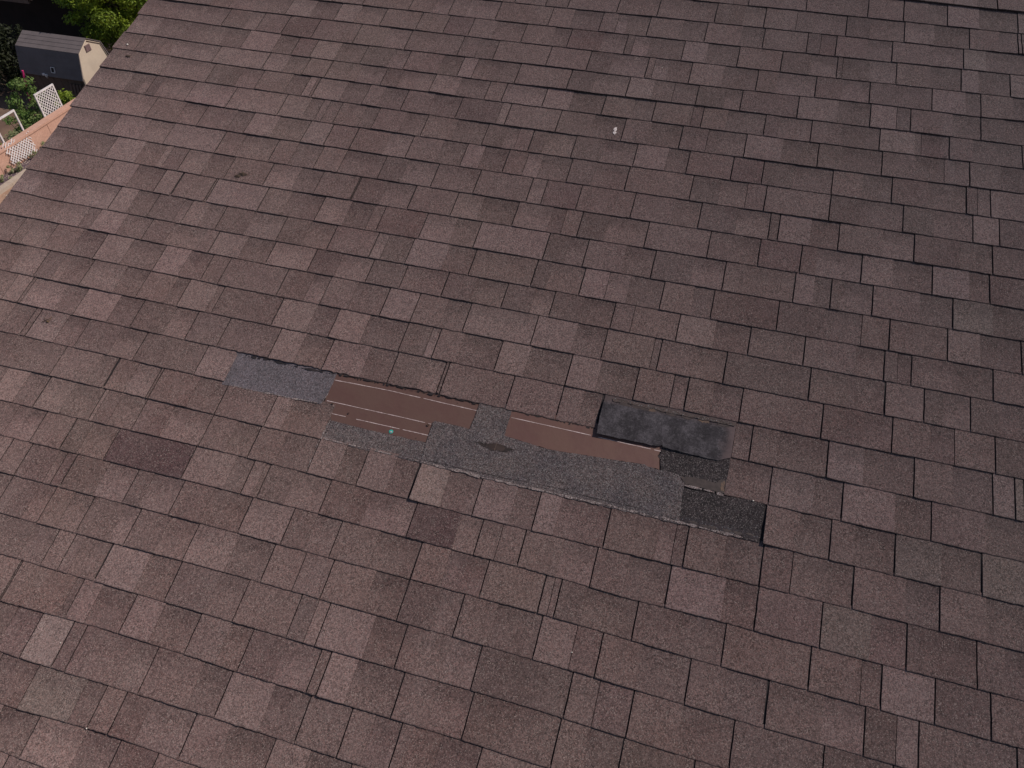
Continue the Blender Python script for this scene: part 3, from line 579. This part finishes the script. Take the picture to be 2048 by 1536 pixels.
for i, (u, v) in enumerate([FT['peb'][0]]+FT['pebs']):
    s_ = (.0060 if i == 0 else .0026 if i in (1, 6) else .0020)
    mb = MB(); r = random.Random(i)
    o = scrap('pebble', PL[i], 'pebble', u, v, M['pebble'], [blob(0,0,s_,s_*.8,s_*1.1,20+i,8)], .0075, 'pale pebbles scattered on the roof')
# ------------------------------------------------------------------ THE YARD BELOW
UP = .9      # level of the near yard above the neighbour's yard
M['dirt'] = mat_mottle('dry_dirt', (.36,.22,.15), (.24,.145,.10), 1.4, .95, .02, .35, .65, 9)
M['dirt2'] = mat_mottle('brown_soil', (.105,.062,.045), (.16,.10,.07), 1.1, .95, .02, .35, .65, 8)
M['mulch'] = mat_mottle('purple_grey_mulch', (.070,.045,.060), (.13,.09,.095), 14, .95, .03, .35, .65, 5)
M['pink'] = mat_mottle('pink_stucco_wall', (.41,.23,.17), (.46,.27,.205), 2.2, .95, .006, .3, .7, 9)
M['concrete'] = mat_mottle('pale_concrete', (.38,.30,.24), (.32,.25,.20), 5, .9, .004, .3, .7, 8)
def sheet(name, x0, x1, y0, y1, z, mat, n=1, amp=0.0):
    V, F = [], []
    for i in range(n+1):
        for j in range(n+1):
            x = x0+(x1-x0)*i/n; y = y0+(y1-y0)*j/n
            V.append((x, y, z+amp*vn(x*.8, y*.8)+amp*.5*vn(x*3, y*3)))
    for i in range(n):
        for j in range(n): a = i*(n+1)+j; F.append((a, a+n+1, a+n+2, a+1))
    o = mesh(name, V, F, mat, None, True); return tag(o, kind='structure')
sheet('ground', -260, 200, -200, 260, -.05, M['dirt2'])
sheet('neighbour_yard', -45, -15.62, -15, 40, 0.0, M['dirt2'], 60, .05)
mb = MB(); mb.box((-15.4,-40,-.04),(30,60,UP)); tag(mb.build('near_yard', M['dirt']), kind='structure')
mb = MB(); mb.box((-15.39,-15,UP),(-14.95,30,UP+.02)); tag(mb.build('mulch_bed', M['mulch']), kind='structure')

gw = empty('garden_wall', (-15.5, 0, 0)); tag(gw, 'low pink stucco retaining wall running between the two yards', 'wall')
mb = MB()
for j in range(-8, 20):
    mb.box((-.10, j*2.0+.006, -.05),(.10, j*2.0+1.994, 1.44))
mb.build('wall_panel', M['pink'], gw)
mb = MB(); mb.box((-.125,-16,1.442),(.125,40,1.50)); mb.build('coping', M['pink'], gw)
cb = MB(); 
for j in range(-10, 25): cb.box((-14.95, j*1.2+.004, .5),(-14.75, j*1.2+1.196, UP+.09))
tag(cb.build('concrete_curb', M['concrete']), 'pale concrete garden curb below the pink wall', 'curb')

# shed --------------------------------------------------------------
M['shedroof'] = mat_mottle('grey_shed_roof', (.118,.094,.094), (.100,.080,.080), 2.5, .9)
M['shedwall'] = mat_mottle('cream_siding', (.44,.35,.275), (.39,.31,.245), 2, .85)
M['shedside'] = mat_mottle('brown_siding', (.10,.062,.05), (.075,.05,.04), 3, .85)
M['white'] = mat_mottle('white_paint', (.54,.49,.49), (.42,.38,.38), 12, .7)
M['darkvent'] = mat_mottle('brown_vent', (.16,.10,.10), (.12,.08,.08), 9)
sx0, sx1 = -19.38, -16.98
prof = [(15.42,0.0),(15.42,1.17),(15.62,1.87),(16.13,2.15),(16.66,1.87),(16.86,1.17),(16.86,0.0)]
shed = empty('garden_shed', ((sx0+sx1)/2, 16.13, 0)); tag(shed, 'small barn-style shed with grey gambrel roof and cream end wall', 'shed')
def loc(p): return (p[0]-(sx0+sx1)/2, p[1]-16.13, p[2])
n = len(prof)
mesh('end_wall', [loc((x,y,z-.02)) for x in (sx1-.05, sx1-.02) for y,z in prof], [tuple(range(n))[::-1], tuple(range(n,2*n))]+[(i,(i+1)%n,n+(i+1)%n,n+i) for i in range(n)], M['shedwall'], shed)
mesh('end_wall', [loc((x,y,z-.02)) for x in (sx0+.02, sx0+.05) for y,z in prof], [tuple(range(n))[::-1], tuple(range(n,2*n))]+[(i,(i+1)%n,n+(i+1)%n,n+i) for i in range(n)], M['shedwall'], shed)
for y in (15.43, 16.82):
    mb = MB(); mb.box(loc((sx0+.05,y,0)), loc((sx1-.05,y+.03,1.14)))
    for j in range(9): mb.box(loc((sx0+.06+j*.27,y-.008,0)), loc((sx0+.075+j*.27,y-.001,1.12)))
    mb.build('side_wall', M['shedside'], shed)
rp = [(15.34,1.10),(15.60,1.885),(16.13,2.185),(16.68,1.885),(16.94,1.10)]
for (a, b) in zip(rp, rp[1:]):
    d = Vector((0, b[0]-a[0], b[1]-a[1])); nn = Vector((0, -d.z, d.y)).normalized(); ns = max(2, int(d.length/.14)); 
    mb = MB()
    for i in range(ns):
        p0 = Vector((0,a[0],a[1]))+d*(i/ns); p1 = Vector((0,a[0],a[1]))+d*((i+1)/ns)
        # overlapping rows, downhill end slightly proud
        dh = (0.010, .003) if b[1] > a[1] else (.003, .010)
        q = [p0+nn*dh[0], p1+nn*dh[1]]; lo = [p0-nn*.02, p1-nn*.02]
        X0, X1 = sx0-.03, sx1+.03
        vv = [loc((X0,q[0].y,q[0].z)),loc((X1,q[0].y,q[0].z)),loc((X1,q[1].y,q[1].z)),loc((X0,q[1].y,q[1].z)),loc((X0,lo[0].y,lo[0].z)),loc((X1,lo[0].y,lo[0].z)),loc((X1,lo[1].y,lo[1].z)),loc((X0,lo[1].y,lo[1].z))]
        n0 = len(mb.v); mb.v += vv; mb.f += [tuple(n0+i_ for i_ in f_) for f_ in ((0,1,2,3),(7,6,5,4),(0,4,5,1),(2,6,7,3),(1,5,6,2),(0,3,7,4))]
    mb.build('roof_panel', M['shedroof'], shed)
mb = MB(); mb.box(loc((sx1-.018,15.98,1.78)), loc((sx1+.0,16.22,1.98)))
for j in range(5): mb.box(loc((sx1+.001,15.99,1.80+j*.036)), loc((sx1+.012,16.21,1.818+j*.036)))
mb.build('gable_vent', M['darkvent'], shed)
mb = MB()
for (a, b) in zip(prof[1:5], prof[2:6]):     # pale trim on the end of the roof
    mb.tube([loc((sx1-.005,a[0],a[1]-.04)), loc((sx1-.005,b[0],b[1]-.04))], .022, 4)
mb.tube([loc((sx1-.005,15.43,0.02)), loc((sx1-.005,15.43,1.15))], .025, 4)
mb.build('trim', M['shedwall'], shed)
# white framed lamp and bracket on the steep roof side
bx = empty('solar_lamp', (-18.05, 15.385, 1.32)); bx.rotation_euler = (math.radians(-18), 0, 0)
tag(bx, 'square white-framed solar panel on the steep grey side of the shed roof', 'solar lamp')
mb = MB()
for a, b in (((-.075,-.015,-.09),(.075,.012,-.072)),((-.075,-.015,.072),(.075,.012,.09)),((-.075,-.015,-.072),(-.058,.012,.072)),((.058,-.015,-.072),(.075,.012,.072))): mb.box(a, b)
mb.build('frame', M['white'], bx)
mb = MB(); mb.box((-.058,-.008,-.072),(.058,.008,.072)); mb.build('panel', M['asphalt'], bx)
sc = empty('security_light', (-18.40, 15.33, 1.13)); tag(sc, 'white security light left of the solar panel on the shed', 'light')
mb = MB(); mb.box((-.09,-.03,.0),(-.01,.03,.055)); mb.box((.0,-.03,-.02),(.09,.03,.035)); mb.build('lamp_head', M['white'], sc)
mb = MB(); mb.tube([(0,.04,-.10),(0,0,-.02)], .022, 8); mb.build('bracket', M['white'], sc)
# dark slatted pallet leaning on the shed
pal = empty('wooden_pallet', (-17.25, 15.16, 0), (math.radians(-14), 0, 0)); tag(pal, 'dark wooden pallet leaning on the shed in the shade', 'pallet')
for j in range(6):
    mb = MB(); mb.box((-.36+j*.13,-.02,0),(-.28+j*.13,.0,.95)); mb.build('slat', M['shedside'], pal)
for z in (.05,.46,.86):
    mb = MB(); mb.box((-.36,.001,z),(.45,.06,z+.06)); mb.build('rail', M['shedside'], pal)
# pink pole
mb = MB(); mb.tube([(-19.45,15.2,0),(-19.33,15.22,.6),(-19.2,15.26,1.22)], [.035,.04,.03], 10)
M['hotpink'] = mat_mottle('hot_pink_plastic', (.62,.04,.17), (.50,.03,.14), 10, .5)
tag(mb.build('pool_noodle', M['hotpink']), 'hot pink foam pole leaning on the left corner of the shed', 'foam pole')

# lattice panels ------------------------------------------------------
def lattice_mb(w, h, s=.075, t=.022, ragged=None, th=.006):
    mb = MB()
    for sgn in (1, -1):
        c = -h
        while c < w+h:
            # line y = c + sgn*z clipped to [0,w]x[0,h]
            pts = []
            for z in (0, h):
                y = c+z if sgn == 1 else c-z+h
                pts.append((y, z))
            (y0,z0),(y1,z1) = pts
            lo, hi = 0.0, 1.0
            d = y1-y0
            for lim, side in ((0, 1), (w, -1)):
                a = (y0-lim)*side; b = (y1-lim)*side
                if a < 0 and b < 0: lo, hi = 1, 0
                elif a < 0: lo = max(lo, -a/(b-a))
                elif b < 0: hi = min(hi, a/(a-b))
            if hi-lo > .03:
                if ragged:
                    hi = lo+(hi-lo)*(1-.35*ragged.random()); lo = lo+(hi-lo)*.2*ragged.random()
                p = Vector((y0+d*lo, z0+(z1-z0)*lo)); q = Vector((y0+d*hi, z0+(z1-z0)*hi)); dd = (q-p).normalized(); nn = Vector((-dd.y, dd.x))*t/2
                x0, x1 = (0, th) if sgn == 1 else (-th-.001, -.001)
                n0 = len(mb.v)
                for x in (x0, x1):
                    for k in (p+nn, q+nn, q-nn, p-nn): mb.v.append((x, k.x, k.y))
                mb.f += [tuple(n0+i for i in f) for f in ((0,1,2,3),(7,6,5,4),(0,4,5,1),(1,5,6,2),(2,6,7,3),(3,7,4,0))]
            c += s*1.414
    return mb
def frame_mb(w, h, t=.045, x=.018, sides='lrtb'):
    mb = MB()
    if 'l' in sides: mb.box((-x,0,0),(x,t,h))
    if 'r' in sides: mb.box((-x,w-t,0),(x,w,h))
    if 't' in sides: mb.box((-x,t+.001,h-t),(x,w-t-.001,h))
    if 'b' in sides: mb.box((-x,t+.001,0),(x,w-t-.001,t))
    return mb
lp = empty('lattice_panel', (-15.66, 12.25, .02)); tag(lp, 'white framed lattice panel standing whole behind the pink wall', 'lattice panel', 'white lattice panels along the pink wall')
frame_mb(.77, 2.14).build('frame', M['white'], lp)
l = lattice_mb(.70, 2.06).build('lattice', M['white'], lp); l.location = (0, .035, .04)
lq = empty('lattice_panel', (-15.66, 10.64, .0)); tag(lq, 'empty white panel frame that lost its lattice, at the left of the photo', 'lattice panel', 'white lattice panels along the pink wall')
frame_mb(.79, 2.10).build('frame', M['white'], lq)
lf = lattice_mb(1.0, .62, s=.07, ragged=random.Random(3)).build('fallen_lattice', M['white'])
lf.location = (-15.30, 10.30, 1.04); lf.rotation_euler = (math.radians(-6), math.radians(-10), math.radians(2))
tag(lf, 'broken piece of white lattice slumped over the top of the pink wall', 'lattice')

# foliage --------------------------------------------------------------
def mat_leaf(name, a, b_, c):
    m, nt, b = newmat(name, .6); g = G(nt); co = g.obj()
    at = g.n('ShaderNodeAttribute', attribute_name='shade')
    col = g.mix(at.outputs['Fac'], a, b_)
    col = g.mix(g.ramp(g.noise(co, 1.6, 3), .45, .7, 0, .7), col, c)
    g.link(col, b.inputs['Base Color'])
    b.inputs['Subsurface Weight'].default_value = 0.0
    tr = g.n('ShaderNodeBsdfTranslucent'); g.link(col, tr.inputs['Color'])
    mx = g.n('ShaderNodeMixShader'); mx.inputs[0].default_value = .35
    g.link(b.outputs[0], mx.inputs[1]); g.link(tr.outputs[0], mx.inputs[2]); g.link(mx.outputs[0], nt.nodes['Material Output'].inputs[0])
    return m
def leaves(name, clumps, n_per, size, mat, parent, seed=0, flat=.6):
    r = random.Random(seed); V, F, A = [], [], []
    for (cx, cy, cz, rad) in clumps:
        for _ in range(n_per):
            d = Vector((r.gauss(0,1), r.gauss(0,1), r.gauss(0,1))).normalized(); q = rad*(r.random()**.45)
            p = Vector((cx, cy, cz))+Vector((d.x*q, d.y*q, d.z*q*flat))
            nrm = (d+Vector((0,0,.5))+Vector((r.gauss(0,.5), r.gauss(0,.5), r.gauss(0,.5)))).normalized()
            a = nrm.orthogonal().normalized(); a.rotate(Matrix.Rotation(r.uniform(0,6.28), 3, nrm)); b = nrm.cross(a)
            s = size*r.uniform(.6,1.35); n0 = len(V)
            V += [tuple(p-a*s), tuple(p+b*s*.42), tuple(p+a*s), tuple(p-b*s*.42)]; F.append((n0,n0+1,n0+2,n0+3)); A.append(r.random())
    o = mesh(name, V, F, mat, parent)
    at = o.data.attributes.new('shade', 'FLOAT', 'FACE'); at.data.foreach_set('value', A)
    return o
M['bark'] = mat_mottle('bark', (.06,.042,.032), (.10,.075,.055), 12, .95, .01)
LG = mat_leaf('bright_leaves', (.13,.19,.014), (.21,.26,.022), (.06,.10,.012))
LD = mat_leaf('shrub_leaves', (.07,.13,.025), (.14,.20,.05), (.16,.19,.07))
LP = mat_leaf('pale_leaves', (.20,.22,.10), (.30,.30,.16), (.12,.15,.06))
def tree(base, center, rad, nclump, n_per, size, mat, label, seed, zs=.8):
    r = random.Random(seed); t = empty('tree', base); tag(t, label, 'tree', None)
    b = Vector(base); cl = []
    for _ in range(nclump):
        d = Vector((r.gauss(0,1), r.gauss(0,1), r.gauss(0,1))).normalized(); q = r.uniform(.35,1)**.6
        c = Vector(center)-b+Vector((d.x*rad*q, d.y*rad*q, d.z*rad*q*zs)); cl.append((c.x, c.y, c.z, rad*r.uniform(.16,.32)))
    leaves('crown', cl, n_per, size, mat, t, seed)
    mb = MB(); top = Vector(center)-b
    mb.tube([(0,0,0),(top.x*.3,top.y*.3,top.z*.4),(top.x*.7,top.y*.7,top.z*.8)], [.16,.12,.08], 9)
    for c in cl[::4]: mb.tube([(top.x*.45,top.y*.45,top.z*.5), ((top.x+c[0])*.5,(top.y+c[1])*.5,(top.z*.7+c[2])*.5), c[:3]], [.06,.035,.012], 6)
    mb.build('trunk', M['bark'], t, True)
    return t
tree((-17.3,19.6,0), (-17.4,19.3,2.7), 2.25, 230, 320, .052, LG, 'bright green leafy tree behind the shed', 5)
def shrub(loc_, h, rad, n, size, mat, label, seed, group=None):
    r = random.Random(seed); t = empty('shrub', loc_); tag(t, label, 'shrub', group)
    cl = [(r.gauss(0,rad*.45), r.gauss(0,rad*.45), r.uniform(.12,1)*h, rad*r.uniform(.22,.45)) for _ in range(n)]
    leaves('foliage', cl, 60, size, mat, t, seed)
    mb = MB()
    for c in cl[::2]: mb.tube([(c[0]*.1,c[1]*.1,0),(c[0]*.6,c[1]*.6,c[2]*.6),c[:3]], [.018,.012,.005], 5)
    mb.build('stem', M['bark'], t)
    return t
LK = mat_leaf('shade_fill_leaves', (.018,.022,.010), (.030,.034,.014), (.012,.016,.008))  # near-black leaf colour so the added shrub reads as deep shade
shrub((-21.0,16.3,0), 1.9, .95, 90, .06, LK, 'added near-black shrub standing in for the black shade left of the shed', 10)  # added shrub, fills the sunlit ground left of the shed with darkness
gs = 'shrubs growing behind the pink wall'
shrub((-16.7,12.75,0), 2.2, .50, 60, .05, LD, 'tallest green shrub left of the whole lattice panel', 11, gs)
shrub((-16.2,12.0,0), 1.6, .55, 60, .045, LD, 'bushy green shrub between the two lattice frames', 12, gs)
shrub((-16.25,13.65,0), 1.6, .45, 40, .045, LG, 'low green shrub right of the whole lattice panel', 13, gs)
shrub((-16.15,11.35,0), 1.3, .5, 50, .038, LP, 'pale grey-green shrub behind the empty lattice frame', 14, gs)
shrub((-16.0,10.75,0), 1.45, .30, 16, .032, LG, 'small shrub growing through the fallen lattice', 15, gs)
gw_ = 'dry weeds on the mulch strip below the pink wall'
for i, (x, y, h, lb) in enumerate(((-15.12,10.25,.18,'lowest dry weed tuft beside the concrete curb'),(-15.15,10.95,.22,'yellowish weed tuft close to the rake edge by the curb'),(-15.25,11.5,.26,'dry weed tuft at the foot of the pink wall nearest the roof'),(-15.25,9.75,.14,'small weed tuft at the left edge of the photo by the curb'))):
    t = shrub((x,y,UP+.02), h, .20, 9, .022, LP, lb, 30+i, gw_)
# grit on the ground: loose stones too many to count
r = random.Random(8); mb = MB()
for _ in range(700):
    x = r.uniform(-15.38,-14.97) if r.random() < .5 else r.uniform(-14.7,-13.6); y = r.uniform(8.8,12.4); s = r.uniform(.008,.028)
    z = UP+(.02 if x < -14.9 else 0); n0 = len(mb.v)
    mb.v += [(x+s*math.cos(a+r.random()), y+s*math.sin(a+r.random()), z) for a in (0,1.57,3.14,4.71)]+[(x,y,z+s*.8)]
    mb.f += [(n0,n0+1,n0+4),(n0+1,n0+2,n0+4),(n0+2,n0+3,n0+4),(n0+3,n0,n0+4)]
tag(mb.build('gravel', M['concrete']), 'scattered pale grit on the ground beside the curb', 'gravel', kind='stuff')

# neighbour's house: deep shaded porch under a brown roof
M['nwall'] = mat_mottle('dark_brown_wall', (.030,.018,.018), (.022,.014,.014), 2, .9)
M['nroof'] = mat_mottle('brown_roof', (.13,.085,.07), (.10,.065,.055), 4, .95)
nh = empty('neighbour_house', (-25, 20, 0)); tag(nh, "neighbour's low house with a deep dark porch behind the shed", 'house')
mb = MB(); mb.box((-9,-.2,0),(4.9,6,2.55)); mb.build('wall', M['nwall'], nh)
mb = MB(); mb.box((-9.5,-2.55,2.50),(4.9,-2.47,2.66)); mb.build('fascia', M['nroof'], nh)
mesh('roof', [(-9.6,-2.6,2.67),(5.0,-2.6,2.67),(5.0,3,3.9),(-9.6,3,3.9),(-9.6,-2.46,2.60),(5.0,-2.46,2.60),(5.0,3,3.8),(-9.6,3,3.8),(5.0,8.6,2.67),(-9.6,8.6,2.67)],
     [(0,1,2,3),(7,6,5,4),(0,4,5,1),(1,5,6,2),(0,3,7,4),(3,2,8,9)], M['nroof'], nh)
for x in (-8.8,-4.2):
    mb = MB(); mb.box((x-.07,-2.42,0),(x+.07,-2.28,2.5)); mb.build('post', M['nwall'], nh)
mb = MB(); mb.box((-3.4,-.23,0),(-2.5,-.205,2.0)); d_ = mb.build('door', M['darkvent'], nh)
mb = MB(); mb.tube([(-2.62,-.27,1.0),(-2.62,-.232,1.0)], .03, 8); mb.build('handle', M['white'], d_)
